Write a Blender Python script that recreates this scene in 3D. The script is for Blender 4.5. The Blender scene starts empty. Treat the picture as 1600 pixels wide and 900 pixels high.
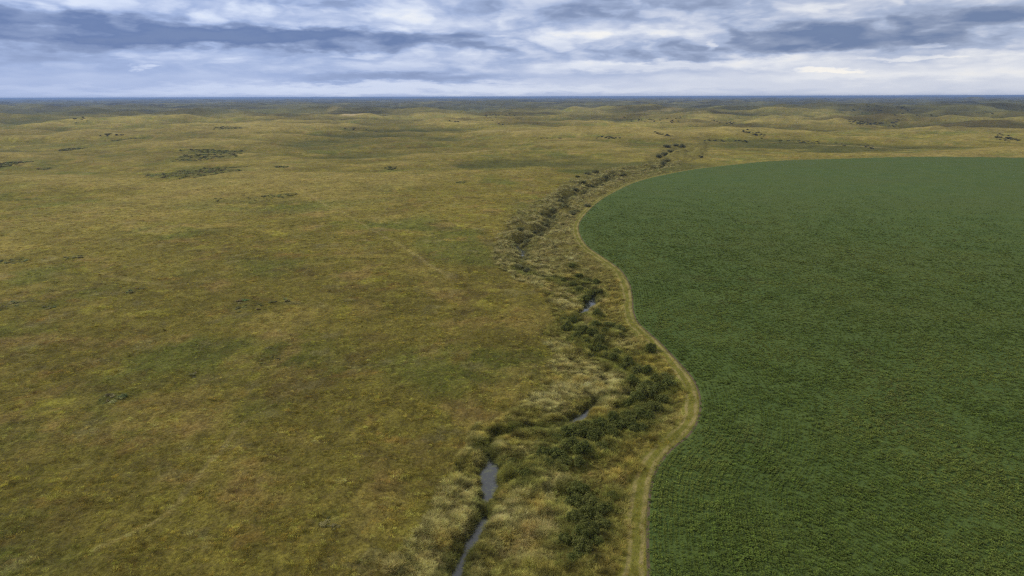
import bpy, math, random
import numpy as np
from mathutils import Matrix, Vector

random.seed(7)
RNG = np.random.default_rng(11)
sc = bpy.context.scene
COL = sc.collection

# ------------------------------------------------------------------ camera
CAM_H = 60.0
F_PX = 1067.0            # focal length in pixels of the 1600 px wide photograph
PITCH = math.radians(15.65)
ROLL = math.radians(-0.16)
R = (Matrix.Rotation(math.pi / 2 - PITCH, 3, 'X') @ Matrix.Rotation(ROLL, 3, 'Z'))
cam_d = bpy.data.cameras.new('camera')
cam_d.sensor_width = 36.0
cam_d.lens = 36.0 * F_PX / 1600.0
cam_d.clip_start = 1.0
cam_d.clip_end = 200000.0
cam = bpy.data.objects.new('camera', cam_d)
cam.matrix_world = Matrix.Translation((0, 0, CAM_H)) @ R.to_4x4()
COL.objects.link(cam)
sc.camera = cam
RN = np.array([[R[i][j] for j in range(3)] for i in range(3)])

sc.view_settings.view_transform = 'Standard'
sc.view_settings.look = 'None'
sc.view_settings.gamma = 1.0
sc.view_settings.use_curve_mapping = False
sc.view_settings.exposure = 0.78
sc.cycles.use_denoising = False
sc.cycles.filter_width = 1.25
sc.cycles.max_bounces = 5
sc.cycles.diffuse_bounces = 3
sc.cycles.glossy_bounces = 2
sc.cycles.transmission_bounces = 3
sc.cycles.volume_bounces = 0
sc.cycles.transparent_max_bounces = 8
sc.cycles.use_adaptive_sampling = True
sc.cycles.adaptive_threshold = 0.008


def ray(px, py):
    d = RN @ np.array([(px - 800.0) / F_PX, -(py - 450.0) / F_PX, -1.0])
    return d / np.linalg.norm(d)


def at(px, py, z=0.0):
    d = ray(px, py)
    t = (z - CAM_H) / d[2]
    return d[0] * t, d[1] * t


# ------------------------------------------------------------------ sun
SUN_EL, SUN_AZ = math.radians(38), math.radians(-70)     # azimuth measured from +Y towards +X
sun_d = bpy.data.lights.new('sun', 'SUN')
sun_d.energy = 1.5
sun_d.angle = math.radians(10)
sun_d.color = (1.0, 0.95, 0.86)
sun = bpy.data.objects.new('sun', sun_d)
sv = Vector((math.sin(SUN_AZ) * math.cos(SUN_EL), math.cos(SUN_AZ) * math.cos(SUN_EL), math.sin(SUN_EL)))
sun.rotation_euler = sv.to_track_quat('Z', 'Y').to_euler()
sun.location = (0, 0, 500)
COL.objects.link(sun)

# ------------------------------------------------------------------ world: sky + cloud deck
world = bpy.data.worlds.new('World')
sc.world = world
world.use_nodes = True


class G:
    """small node-graph helper"""
    def __init__(self, nt):
        self.nt = nt
        nt.nodes.clear()

    def n(self, t, **kw):
        nd = self.nt.nodes.new(t)
        for k, v in kw.items():
            setattr(nd, k, v)
        return nd

    def put(self, sock, v):
        if isinstance(v, bpy.types.NodeSocket):
            self.nt.links.new(v, sock)
        elif isinstance(v, (tuple, list)):
            if len(sock.default_value) == 4 and len(v) == 3:
                v = (*v, 1.0)
            sock.default_value = v
        else:
            sock.default_value = v

    def m(self, op, a, b=None, c=None, clamp=False):
        nd = self.n('ShaderNodeMath', operation=op, use_clamp=clamp)
        self.put(nd.inputs[0], a)
        if b is not None: self.put(nd.inputs[1], b)
        if c is not None: self.put(nd.inputs[2], c)
        return nd.outputs[0]

    def xyz(self, x, y, z):
        nd = self.n('ShaderNodeCombineXYZ')
        for i, v in enumerate((x, y, z)): self.put(nd.inputs[i], v)
        return nd.outputs[0]

    def sep(self, v):
        nd = self.n('ShaderNodeSeparateXYZ')
        self.put(nd.inputs[0], v)
        return nd.outputs

    def noise(self, vec, scale, detail=4, rough=0.55, dist=0.0, lac=2.0, col=False):
        nd = self.n('ShaderNodeTexNoise')
        self.put(nd.inputs['Vector'], vec)
        nd.inputs['Scale'].default_value = scale
        nd.inputs['Detail'].default_value = detail
        nd.inputs['Roughness'].default_value = rough
        nd.inputs['Distortion'].default_value = dist
        nd.inputs['Lacunarity'].default_value = lac
        return nd.outputs['Color' if col else 'Fac']

    def ss(self, v, a, b, lo=0.0, hi=1.0):
        nd = self.n('ShaderNodeMapRange', interpolation_type='SMOOTHSTEP')
        self.put(nd.inputs['Value'], v)
        for k, x in (('From Min', a), ('From Max', b), ('To Min', lo), ('To Max', hi)):
            self.put(nd.inputs[k], x)
        return nd.outputs[0]

    def mix(self, f, a, b, mode='MIX'):
        nd = self.n('ShaderNodeMix', data_type='RGBA', blend_type=mode)
        self.put(nd.inputs[0], f); self.put(nd.inputs[6], a); self.put(nd.inputs[7], b)
        return nd.outputs[2]

    def ramp(self, f, stops):
        nd = self.n('ShaderNodeValToRGB')
        self.put(nd.inputs[0], f)
        e = nd.color_ramp.elements
        while len(e) < len(stops): e.new(0.5)
        for i, (p, c) in enumerate(stops):
            e[i].position = p; e[i].color = (*c, 1.0)
        return nd.outputs[0]

    def attr(self, name, kind='GEOMETRY', out='Fac'):
        nd = self.n('ShaderNodeAttribute', attribute_name=name, attribute_type=kind)
        return nd.outputs[out]


g = G(world.node_tree)
tc = g.n('ShaderNodeTexCoord').outputs['Generated']
sx, sy, sz = g.sep(tc)
az = g.m('ARCTAN2', sx, sy)
el = g.m('ARCSINE', sz)
sky = g.n('ShaderNodeTexSky', sky_type='NISHITA', sun_disc=False)
sky.sun_elevation = SUN_EL
sky.sun_rotation = SUN_AZ
sky.altitude = 300
sky.air_density = 1.0
sky.dust_density = 2.0
BG = 0.10
# a cloud deck seen edge-on: azimuth / elevation coordinates, flattened towards the horizon
elp = g.m('POWER', g.m('MAXIMUM', el, 0.0), 0.75)
cv = g.xyz(g.m('MULTIPLY', az, 1.0), g.m('MULTIPLY', elp, 3.3), 0.0)
wn = g.noise(cv, 5.5, 5, 0.58, 0.0, col=True)
wx, wy, _ = g.sep(wn)
cv2 = g.xyz(az, g.m('MULTIPLY', elp, 2.2), 5.0)
wn2 = g.noise(cv2, 19.0, 5, 0.6, 0.0, col=True)
w2x, w2y, _ = g.sep(wn2)
azw = g.m('ADD', g.m('ADD', az, g.m('MULTIPLY', g.m('SUBTRACT', wx, 0.5), 0.17)), g.m('MULTIPLY', g.m('SUBTRACT', w2x, 0.5), 0.08))
elw = g.m('ADD', g.m('ADD', el, g.m('MULTIPLY', g.m('SUBTRACT', wy, 0.5), 0.030)), g.m('MULTIPLY', g.m('SUBTRACT', w2y, 0.5), 0.026))
# large dark bases (negative) and thin bright stretches (positive), as azimuth, elevation, half sizes, weight
BLOBS = [
    (150, 42, 360, 17, -1.15), (420, 58, 240, 15, -0.8), (30, 62, 150, 9, -0.45), (560, 74, 90, 7, -0.5),
    (690, 60, 110, 10, -0.55), (780, 74, 70, 6, -0.35),
    (620, 122, 190, 9, -0.55), (120, 98, 230, 22, -0.22), (330, 95, 150, 14, 0.20),
    (1180, 62, 130, 17, -0.75), (1310, 62, 150, 15, -0.60), (1010, 88, 130, 7, -0.50), (1540, 22, 160, 9, -0.60), (1420, 40, 160, 10, -0.45),
    (1530, 62, 120, 9, -0.35), (830, 100, 70, 9, -0.35), (900, 20, 60, 8, -0.25),
    (290, 6, 180, 10, 0.45), (600, 30, 190, 14, 0.40), (950, 48, 120, 14, 0.50), (1050, 22, 150, 12, 0.15),
    (1000, 102, 300, 8, 0.50), (1460, 108, 240, 14, 0.60), (1250, 88, 160, 6, 0.30), (1560, 85, 120, 6, 0.45), (700, 92, 120, 12, 0.18),
    (560, 140, 460, 8, 0.45), (1300, 130, 500, 14, 0.32), (60, 138, 260, 12, -0.12), (40, 10, 120, 8, 0.15),
    (60, 46, 120, 5, 0.45), (460, 40, 60, 6, 0.1),
]
T = None
for px, py, rx, ry, w in BLOBS:
    d = ray(px, py)
    a0, e0 = math.atan2(d[0], d[1]), math.asin(d[2])
    dx = g.m('DIVIDE', g.m('SUBTRACT', azw, a0), rx / F_PX)
    dy = g.m('DIVIDE', g.m('SUBTRACT', elw, e0), ry / F_PX)
    q = g.m('MULTIPLY_ADD', dx, dx, g.m('MULTIPLY', dy, dy))
    v = g.m('MULTIPLY', g.ss(g.m('POWER', q, 0.5), 1.35, 0.35), w)
    T = v if T is None else g.m('ADD', T, v)
for px, py, rx, ry in ((216, 105, 13, 2.6), (1110, 70, 9, 5), (1455, 70, 13, 3.6), (1300, 109, 40, 2.2), (1430, 90, 50, 2.0)):
    d = ray(px, py)
    a0, e0 = math.atan2(d[0], d[1]), math.asin(d[2])
    dx = g.m('DIVIDE', g.m('SUBTRACT', g.m('ADD', az, g.m('MULTIPLY', g.m('SUBTRACT', w2x, .5), .09)), a0), rx / F_PX)
    dy = g.m('DIVIDE', g.m('SUBTRACT', g.m('ADD', el, g.m('MULTIPLY', g.m('SUBTRACT', w2y, .5), .022)), e0), ry / F_PX)
    q = g.m('MULTIPLY_ADD', dx, dx, g.m('MULTIPLY', dy, dy))
    T = g.m('ADD', T, g.m('MULTIPLY', g.ss(q, 2.2, 0.0), 0.6))
fine = g.noise(g.xyz(g.m('MULTIPLY_ADD', w2x, 0.03, az), g.m('MULTIPLY', elp, 2.3), 3.0), 12.0, 6, 0.55, 0.1)
bil = g.noise(g.xyz(g.m('MULTIPLY_ADD', wx, 0.10, az), g.m('MULTIPLY_ADD', elp, 2.0, g.m('MULTIPLY', wy, 0.10)), 11.0), 10.0, 4, 0.5)
bil = g.m('SUBTRACT', g.ss(g.m('ABSOLUTE', g.m('MULTIPLY_ADD', bil, 2.0, -1.0)), 0.0, 0.30), 0.5)
fine2 = g.noise(g.xyz(az, g.m('MULTIPLY', elp, 3.6), 7.0), 5.0, 4, 0.55, 0.2)
top = g.ss(el, 0.012, 0.07)
fa = g.m('MULTIPLY', g.m('SUBTRACT', fine, 0.5), g.m('MULTIPLY_ADD', top, 0.62, 0.10))
fa = g.m('MULTIPLY_ADD', bil, g.m('MULTIPLY_ADD', top, 0.25, 0.015), fa)
fb = g.m('MULTIPLY', g.m('SUBTRACT', fine2, 0.5), g.m('MULTIPLY_ADD', top, 0.9, 0.1))
tone = g.m('ADD', g.m('MULTIPLY', T, 0.40), g.m('ADD', fa, g.m('ADD', fb, 0.56)))
cc = g.ramp(tone, [(0.0, (0.15, 0.215, 0.39)), (0.25, (0.255, 0.32, 0.49)), (0.45, (0.38, 0.46, 0.66)), (0.62, (0.54, 0.60, 0.76)), (0.8, (0.72, 0.76, 0.86)), (1.0, (0.90, 0.89, 0.88))])
warm = g.ss(az, -0.5, 0.6)
cc = g.mix(warm, g.mix(1.0, cc, (0.90, 0.96, 1.06), 'MULTIPLY'), g.mix(1.0, cc, (1.04, 1.01, 0.95), 'MULTIPLY'))
cc = g.mix(g.ss(el, 0.10, 0.6), cc, (0.62, 0.62, 0.64))          # even cloud cover overhead
cs = g.n('ShaderNodeVectorMath', operation='SCALE'); g.put(cs.inputs[0], cc); cs.inputs['Scale'].default_value = 0.60 / BG
cover = g.ss(tone, -0.35, 0.05, 0.95, 0.98)
fin = g.mix(cover, sky.outputs[0], cs.outputs[0])
bg = g.n('ShaderNodeBackground'); g.put(bg.inputs[0], fin); bg.inputs[1].default_value = BG
wo = g.n('ShaderNodeOutputWorld'); g.nt.links.new(bg.outputs[0], wo.inputs[0])


# ------------------------------------------------------------------ numeric noise
def _hash(ix, iy, seed):
    h = (ix.astype(np.int64) * 374761393 + iy.astype(np.int64) * 668265263 + seed * 1442695041) & 0xffffffff
    h = ((h ^ (h >> 13)) * 1274126177) & 0xffffffff
    return (h ^ (h >> 16)) & 0xffffffff


def perlin(x, y, seed=0):
    ix, iy = np.floor(x), np.floor(y)
    fx, fy = x - ix, y - iy
    u, v = fx * fx * fx * (fx * (fx * 6 - 15) + 10), fy * fy * fy * (fy * (fy * 6 - 15) + 10)

    def gr(ox, oy):
        a = _hash(ix + ox, iy + oy, seed) / 4294967296.0 * 2 * np.pi
        return np.cos(a) * (fx - ox) + np.sin(a) * (fy - oy)
    a = gr(0, 0) * (1 - u) + gr(1, 0) * u
    b = gr(0, 1) * (1 - u) + gr(1, 1) * u
    return (a * (1 - v) + b * v) * 1.5


def fbm(x, y, scale, octv=4, seed=0, gain=0.5):
    s, a, t = 0.0, 1.0, 0.0
    x, y = x / scale, y / scale
    for i in range(octv):
        s = s + a * perlin(x + 17.3 * i, y - 9.1 * i, seed + i)
        t += a; a *= gain; x, y = x * 2.03, y * 2.03
    return s / t


def sst(v, a, b):
    t = np.clip((v - a) / (b - a), 0, 1)
    return t * t * (3 - 2 * t)


# ------------------------------------------------------------------ layout curves (photo positions dropped on the ground)
def spline(pts, n=6):
    P = np.array(pts, float); out = []
    for i in range(len(P) - 1):
        p0, p1, p2, p3 = P[max(i - 1, 0)], P[i], P[i + 1], P[min(i + 2, len(P) - 1)]
        for k in range(n):
            t = k / n
            out.append(0.5 * ((2 * p1) + (-p0 + p2) * t + (2 * p0 - 5 * p1 + 4 * p2 - p3) * t * t + (-p0 + 3 * p1 - 3 * p2 + p3) * t ** 3))
    out.append(P[-1])
    return np.array(out)


def sst_(v, a, b):
    t = np.clip((v - a) / (b - a), 0, 1)
    return t * t * (3 - 2 * t)


EDGE_PX = [(1016, 960), (1016, 900), (1014, 860), (1014, 820), (1017, 770), (1028, 730), (1050, 700), (1075, 680), (1091, 655), (1096, 628),
           (1091, 600), (1079, 580), (1060, 560), (1035, 535), (1012, 515), (997, 500), (990, 480), (989, 460), (984, 440), (970, 420),
           (945, 402), (920, 385), (908, 368), (905, 350), (914, 335), (935, 315), (965, 297), (1000, 282), (1050, 270), (1100, 262),
           (1180, 254), (1260, 249), (1350, 246.5), (1450, 245.7), (1600, 247), (1700, 250)]
E = [at(px, py, 0.3) for px, py in EDGE_PX]
E = [(E[0][0] - 2, -60.0)] + [(E[0][0] - 1, 20.0)] + E
E += [(E[-1][0] + 90, E[-1][1] - 60), (820, 400), (860, 200), (840, -60)]
EDGE = spline(E, 5)
CREEK_PX = [(700, 960), (716, 899), (721, 874), (745, 834), (752, 819), (761, 796), (763, 774), (764, 745), (768, 728), (760, 708), (764, 692), (785, 680),
            (830, 676), (872, 671), (897, 661), (915, 648), (942, 628), (984, 621), (996, 606), (984, 590), (955, 571), (928, 558), (911, 536),
            (897, 512), (904, 495), (919, 481), (923, 458), (885, 441), (845, 437), (821, 429), (813, 411), (817, 381), (840, 367), (849, 354),
            (872, 330), (886, 311), (918, 295), (949, 283), (960, 271), (995, 267), (1036, 259), (1043, 248), (1037, 239), (1067, 230), (1110, 226), (1170, 224), (1275, 226), (1350, 232), (1480, 232)]
CW_PX = [0.7, 0.7, 0.55, 1.15, 1.05, 0.1, 1.0, 1.6, 1.35, 0.2, 0.2, 0.15, 0.15, 0.3, 1.0, 1.1, 0.3, 0.55, 0.15, 0.15, 0.2, 0.7, 0.15,
         0.15, 0.3, 1.3, 0.2, 0.15, 0.15, 0.6, 0.2, 0.9, 0.4, 0.2, 0.5] + [0.1] * 14
CZ = -1.9
CRK = spline([(*at(px, py, CZ if py > 300 else -1.0), w) for (px, py), w in zip(CREEK_PX, CW_PX)], 4)
_k = sst_(np.hypot(CRK[:, 0], CRK[:, 1]), 230, 300) * 1.0
_s = np.arange(len(CRK))
CRK[:, 0] += _k * (2.5 * np.sin(_s * 1.15) + 1.2 * np.sin(_s * 2.3 + 1))
CRK[:, 1] += _k * 2.0 * np.sin(_s * 1.7 + 2)
RIP_L = [(560, 990), (612, 900), (655, 815), (690, 750), (712, 705), (735, 670), (790, 640), (850, 605), (862, 560), (850, 520), (868, 490),
         (850, 455), (800, 425), (765, 402), (778, 370), (800, 335), (850, 308), (890, 280), (930, 265), (1000, 258), (1020, 240), (1050, 224), (1110, 222)]
RIP = np.array([at(*p) for p in RIP_L] + [at(1105, 245), at(1000, 272)] + [at(*p) for p in [(1095, 262), (960, 296), (905, 335), (897, 360), (930, 396), (965, 425), (980, 460), (982, 495), (1010, 530), (1060, 575), (1080, 620), (1070, 655), (1020, 700), (1000, 760), (995, 900), (985, 990)]])


def seg_dist(x, y, P):
    """distance, nearest segment index, parameter, sign for points against a polyline"""
    best = np.full(x.shape, 1e18); bi = np.zeros(x.shape, int); bt = np.zeros(x.shape); bs = np.zeros(x.shape)
    for i in range(len(P) - 1):
        ax, ay = P[i, 0], P[i, 1]; dx, dy = P[i + 1, 0] - ax, P[i + 1, 1] - ay
        L2 = dx * dx + dy * dy + 1e-9
        t = np.clip(((x - ax) * dx + (y - ay) * dy) / L2, 0, 1)
        ex, ey = x - ax - t * dx, y - ay - t * dy
        d = ex * ex + ey * ey
        m = d < best
        best[m] = d[m]; bi[m] = i; bt[m] = t[m]; bs[m] = (dx * ey - dy * ex)[m]
    return np.sqrt(best), bi, bt, np.sign(bs)


def inside(x, y, P):
    c = np.zeros(x.shape, bool); n = len(P)
    for i in range(n):
        x0, y0 = P[i - 1][0], P[i - 1][1]; x1, y1 = P[i][0], P[i][1]
        if y0 == y1: continue
        m = ((y0 > y) != (y1 > y)) & (x < (x1 - x0) * (y - y0) / (y1 - y0) + x0)
        c ^= m
    return c


# lookup grids (2 m) so that every later query is a cheap bilinear read
GX0, GX1, GY0, GY1, GS = -420.0, 1010.0, -60.0, 960.0, 2.0
gx, gy = np.meshgrid(np.arange(GX0, GX1 + GS, GS), np.arange(GY0, GY1 + GS, GS))
fd = seg_dist(gx, gy, EDGE)[0]
GF = np.where(inside(gx, gy, EDGE), fd, -fd)
GC = seg_dist(gx, gy, CRK)[0]
RC = np.vstack([RIP, RIP[:1]])
rd = seg_dist(gx, gy, RC)[0]
GR = np.where(inside(gx, gy, RIP), rd, -rd)


def look(Gd, x, y, out):
    u = (x - GX0) / GS; v = (y - GY0) / GS
    ok = (u >= 0) & (v >= 0) & (u < Gd.shape[1] - 1) & (v < Gd.shape[0] - 1)
    u = np.clip(u, 0, Gd.shape[1] - 1.001); v = np.clip(v, 0, Gd.shape[0] - 1.001)
    i, j = u.astype(int), v.astype(int); a, b = u - i, v - j
    r = (Gd[j, i] * (1 - a) + Gd[j, i + 1] * a) * (1 - b) + (Gd[j + 1, i] * (1 - a) + Gd[j + 1, i + 1] * a) * b
    return np.where(ok, r, out)


def field_sdf(x, y): return look(GF, x, y, -400.0)
def rip_sdf(x, y): return look(GR, x, y, -400.0)


def creek(x, y):
    d = look(GC, x, y, 400.0)
    w = np.full(x.shape, 0.1)
    m = d < 26
    if m.any():
        dd, bi, bt, _ = seg_dist(x[m], y[m], CRK)
        d[m] = dd
        w[m] = CRK[bi, 2] * (1 - bt) + CRK[np.minimum(bi + 1, len(CRK) - 1), 2] * bt
    return d, w


def rolling(x, y, r):
    a0 = 0.2 + 2.2 * sst(r, 230, 700) + 2.5 * sst(r, 900, 2200)
    a1 = 0.35 + 6.5 * sst(r, 250, 1100) + 8.0 * sst(r, 1000, 3500)
    a2 = 0.3 + 6.0 * sst(r, 350, 1600) + 22.0 * sst(r, 1200, 6000)
    n0 = fbm(x * 0.7 - 900, y, 95, 3, 5, 0.5)
    n1 = fbm(x * 0.75, y, 260, 4, 3, 0.5)
    n2 = fbm(x * 0.7 + 3000, y, 1150, 4, 9, 0.5)
    n2 = np.where(n2 > 0, n2 * 1.3, n2 * 0.8)
    return a0 * n0 * 2.6 + a1 * n1 * 2.3 + a2 * n2 * 2.1 * (1 - 0.45 * sst(r, 1800, 4500))


def height(x, y):
    x = np.asarray(x, float); y = np.asarray(y, float)
    r = np.hypot(x, y)
    d, w = creek(x, y)
    fs = field_sdf(x, y)
    h = rolling(x, y, r)
    h = h + (sst(r, 4000, 16000) * 9.0) * (fbm(x, y * 0.7, 4200, 4, 21, 0.55) + 0.15)
    tame = sst(d, 8, 90)
    inf = sst(fs, -60, 10)
    h = h * tame * (1 - 0.85 * inf)
    # little hummocks
    near = 1 - sst(r, 350, 900)
    h = h + near * (1 - sst(fs, -4, 0)) * (0.42 * fbm(x, y, 2.6, 2, 33) + 0.5 * fbm(x, y, 12, 3, 37))
    rp = sst(rip_sdf(x, y), -4, 6) * (1 - sst(fs, -10, -3))
    h = h + rp * (0.75 * fbm(x, y, 4.0, 2, 41) + (1.1 + 3.0 * sst(r, 230, 330)) * fbm(x, y, 13, 2, 43) - 0.25) * sst(d, 1.5, 6)
    # creek: shallow valley, then a steep-sided channel whose bed lies under the water in the pools
    wob = 0.75 * fbm(x, y, 2.6, 3, 51) + (0.9 + 2.4 * sst(r, 220, 330)) * fbm(x, y, 7 + 5 * (r > 260), 2, 53)
    h = h - 0.9 * (1 - sst(d, 4, 24)) * sst(d, 0.0, 0.5) - 0.9 * (1 - sst(d, 0, 0.5))
    bed = sst(w, 0.35, 0.6)
    dep = 0.84 + 0.75 * bed + 2.4 * sst(r, 230, 330) * (1 - 0.6 * sst(r, 620, 900))
    bw = 2.6 + 3.4 * sst(r, 220, 320)
    dep = dep * (1 - sst(fs, -7, -2))
    h = h - dep * (1 - sst(d + wob, w - 0.75, w - 0.75 + bw))
    return h


def ground_at(px, py):
    """where the sight line of a photo position meets the relief"""
    d = ray(px, py); z = 0.0
    for _ in range(12):
        t = (z - CAM_H) / d[2]
        x, y = d[0] * t, d[1] * t
        z = 0.5 * z + 0.5 * float(height(np.array([x]), np.array([y]))[0])
    return x, y, float(height(np.array([x]), np.array([y]))[0])


# patches of low scrub on the prairie: photo centre, half sizes in photo pixels, strength
SCRUB_PX = [(335, 237, 48, 3.2, 1), (322, 244, 44, 2.5, .8), (300, 270, 58, 5, 1), (350, 263, 22, 2.4, .9), (112, 233, 14, 2, 1), (205, 214, 28, 1.2, 1), (440, 261, 10, 1.6, 1),
            (12, 255, 16, 2.5, 1), (440, 305, 26, 4, .7), (380, 312, 60, 5, .45), (70, 264, 10, 1.5, .7), (610, 262, 8, 2, .6), (722, 285, 7, 1.6, 1),
            (360, 201, 22, 1.5, .8), (25, 476, 34, 8, .55), (76, 480, 14, 5, 1), (175, 622, 17, 7, 1), (512, 812, 26, 16, .55), (205, 455, 14, 5, .5), (20, 408, 26, 5, .7), (115, 402, 14, 5, .6),
            (400, 478, 50, 12, .35), (420, 555, 30, 10, .35), (300, 585, 12, 5, .4), (815, 545, 34, 8, .0)]
SCRUB = []
for px, py, rx, ry, s in SCRUB_PX:
    x0, y0, _ = ground_at(px, py)
    x1 = ground_at(px + rx, py)[0]; y1 = ground_at(px, py - ry)[1]
    SCRUB.append((x0, y0, abs(x1 - x0), max(abs(y1 - y0), 1.5), s))


def scrub_mask(x, y):
    wx_ = 0.55 * fbm(x, y, 9, 3, 61)
    m = np.zeros(x.shape)
    for x0, y0, rx, ry, s in SCRUB:
        q = np.sqrt(((x - x0) / rx) ** 2 + ((y - y0) / ry) ** 2)
        m = np.maximum(m, s * (1 - sst(q + wx_, 0.75, 1.15)))
    return m


# faint pale trails and dry swales over the pasture: photo positions, width in metres, strength
TRAILS = [([(395, 262), (470, 300), (545, 338), (620, 380), (700, 432)], 0.7, .5), ([(125, 211), (165, 205), (210, 203), (280, 205), (350, 205), (400, 198), (440, 196)], 7, .7),
          ([(560, 205), (640, 206), (720, 209), (800, 212), (880, 211)], 7, .55), ([(560, 246), (640, 243), (700, 241), (760, 237), (800, 231)], 4, .6),
          ([(0, 430), (110, 415), (190, 435), (270, 445), (330, 436)], 1.2, .35), ([(150, 860), (260, 800), (330, 720), (380, 660), (470, 600)], 0.5, .35),
          ([(1240, 224), (1330, 227), (1420, 233), (1500, 236), (1600, 238)], 5, .6), ([(1000, 205), (1120, 196), (1230, 199), (1350, 205), (1480, 203), (1600, 206)], 9, .5),
          ([(700, 176), (860, 175), (980, 178), (1100, 174)], 18, .5), ([(120, 176), (260, 172), (420, 178), (560, 173)], 18, .45)]
TR = [(spline([at(px, py, 0) for px, py in t[0]], 4), t[1], t[2]) for t in TRAILS]


def trail_mask(x, y):
    m = np.zeros(x.shape)
    for P_, w_, st_ in TR:
        ok = (x > P_[:, 0].min() - 40) & (x < P_[:, 0].max() + 40) & (y > P_[:, 1].min() - 40) & (y < P_[:, 1].max() + 40)
        if not ok.any(): continue
        xx, yy = x[ok], y[ok]
        d_ = seg_dist(xx + w_ * 1.5 * fbm(xx, yy, 14 + 4 * w_, 2, 201), yy, P_)[0]
        v_ = st_ * (1 - sst(d_, w_ * 0.5, w_ * 1.6)) * (0.4 + 0.6 * sst(fbm(xx, yy, 20 + 8 * w_, 2, 203), -0.2, 0.2))
        m[ok] = np.maximum(m[ok], v_)
    return m


C = lambda *v: np.array(v, float)
OLIVE, GREEN, TAN, STRAW, RUST, PALE, BROWN = C(.128, .118, .030), C(.085, .105, .026), C(.20, .148, .062), C(.215, .180, .060), C(.190, .105, .042), C(.215, .190, .100), C(.085, .066, .028)


def lerp(a, b, t): return a * (1 - t[..., None]) + b * t[..., None]


def land_colour(x, y):
    """living and dry grass colour of a spot, patch by patch"""
    r = np.hypot(x, y)
    c = np.broadcast_to(OLIVE, x.shape + (3,)).copy()
    c = lerp(c, GREEN, sst(fbm(x, y, 60, 4, 71), 0.0, 0.38) * 0.75)
    c = lerp(c, STRAW, sst(fbm(x + 50, y, 34, 5, 75, 0.6), 0.06, 0.42) * 0.6)
    c = lerp(c, TAN, sst(fbm(x, y + 90, 22, 5, 79, 0.62), 0.10, 0.45) * 0.6)
    c = lerp(c, BROWN, sst(fbm(x, y + 190, 26, 4, 83, 0.6), 0.14, 0.45) * 0.5)
    c = lerp(c, RUST, sst(fbm(x - 70, y, 15, 4, 87, 0.55), 0.28, 0.55) * 0.35)
    c = lerp(c, C(.150, .142, .075), sst(fbm(x + 400, y, 12, 4, 88, 0.6), 0.20, 0.45) * 0.5)
    c = lerp(c, C(.205, .200, .040), sst(fbm(x, y - 300, 17, 4, 89, 0.6), 0.22, 0.45) * 0.6)
    # big stretches of differing pasture further out
    big = fbm(x, y * 0.8, 420, 4, 91)
    c = c * (1 + 0.38 * np.clip(big, -1, 1) * sst(r, 150, 700))[..., None]
    # grass colour paler on the crests and darker in the hollows, bringing out the relief
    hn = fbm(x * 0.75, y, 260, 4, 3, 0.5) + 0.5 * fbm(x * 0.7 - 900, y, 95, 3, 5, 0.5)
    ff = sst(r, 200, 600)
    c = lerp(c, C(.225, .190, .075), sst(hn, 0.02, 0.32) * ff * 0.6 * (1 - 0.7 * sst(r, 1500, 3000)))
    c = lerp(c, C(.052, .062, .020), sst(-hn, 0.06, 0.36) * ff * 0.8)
    f = sst(r, 1800, 3600)
    dk = sst(fbm(x + 800, y * 0.7, 1500, 4, 95), -0.05, 0.30)
    c = lerp(c, C(.052, .062, .026), dk * f * 0.8)
    c = lerp(c, C(.060, .064, .028), sst(r, 1400, 3600) * 0.75)
    st = fbm(x * 0.8, y, 330, 4, 97, 0.6)
    c = c * (1 + np.clip(st * 1.5, -0.55, 0.7) * sst(r, 700, 2000))[..., None]
    # straw-coloured mound crests and a bare sandy blowout
    c = lerp(c, C(.245, .215, .105), trail_mask(x, y))
    sx0, sy0 = at(550, 184, 0)
    c = lerp(c, C(.38, .32, .22), 0.8 * (1 - sst(np.hypot((x - sx0) / 38, (y - sy0) / 60) + 0.6 * fbm(x, y, 30, 3, 205), 0.4, 1.0)))
    sm = scrub_mask(x, y)
    c = lerp(c, C(.060, .072, .022), sm * 0.7)
    return c


# ------------------------------------------------------------------ materials
def mat(name):
    m = bpy.data.materials.new(name); m.use_nodes = True
    return m, G(m.node_tree)


def finish(g, colour, rough=0.85, spec=0.2, bump=None, bstr=0.5, bdist=0.3, trans=0.0):
    p = g.n('ShaderNodeBsdfPrincipled')
    g.put(p.inputs['Base Color'], colour)
    g.put(p.inputs['Roughness'], rough)
    g.put(p.inputs['Specular IOR Level'], spec)
    if bump is not None:
        b = g.n('ShaderNodeBump'); g.put(b.inputs['Height'], bump)
        b.inputs['Strength'].default_value = bstr; b.inputs['Distance'].default_value = bdist
        g.nt.links.new(b.outputs[0], p.inputs['Normal'])
    out = g.n('ShaderNodeOutputMaterial')
    sh = p.outputs[0]
    if trans > 0:
        t = g.n('ShaderNodeBsdfTranslucent'); g.put(t.inputs[0], colour)
        mx = g.n('ShaderNodeMixShader'); mx.inputs[0].default_value = trans
        g.nt.links.new(sh, mx.inputs[1]); g.nt.links.new(t.outputs[0], mx.inputs[2]); sh = mx.outputs[0]
    g.nt.links.new(sh, out.inputs[0])
    return p


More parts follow.
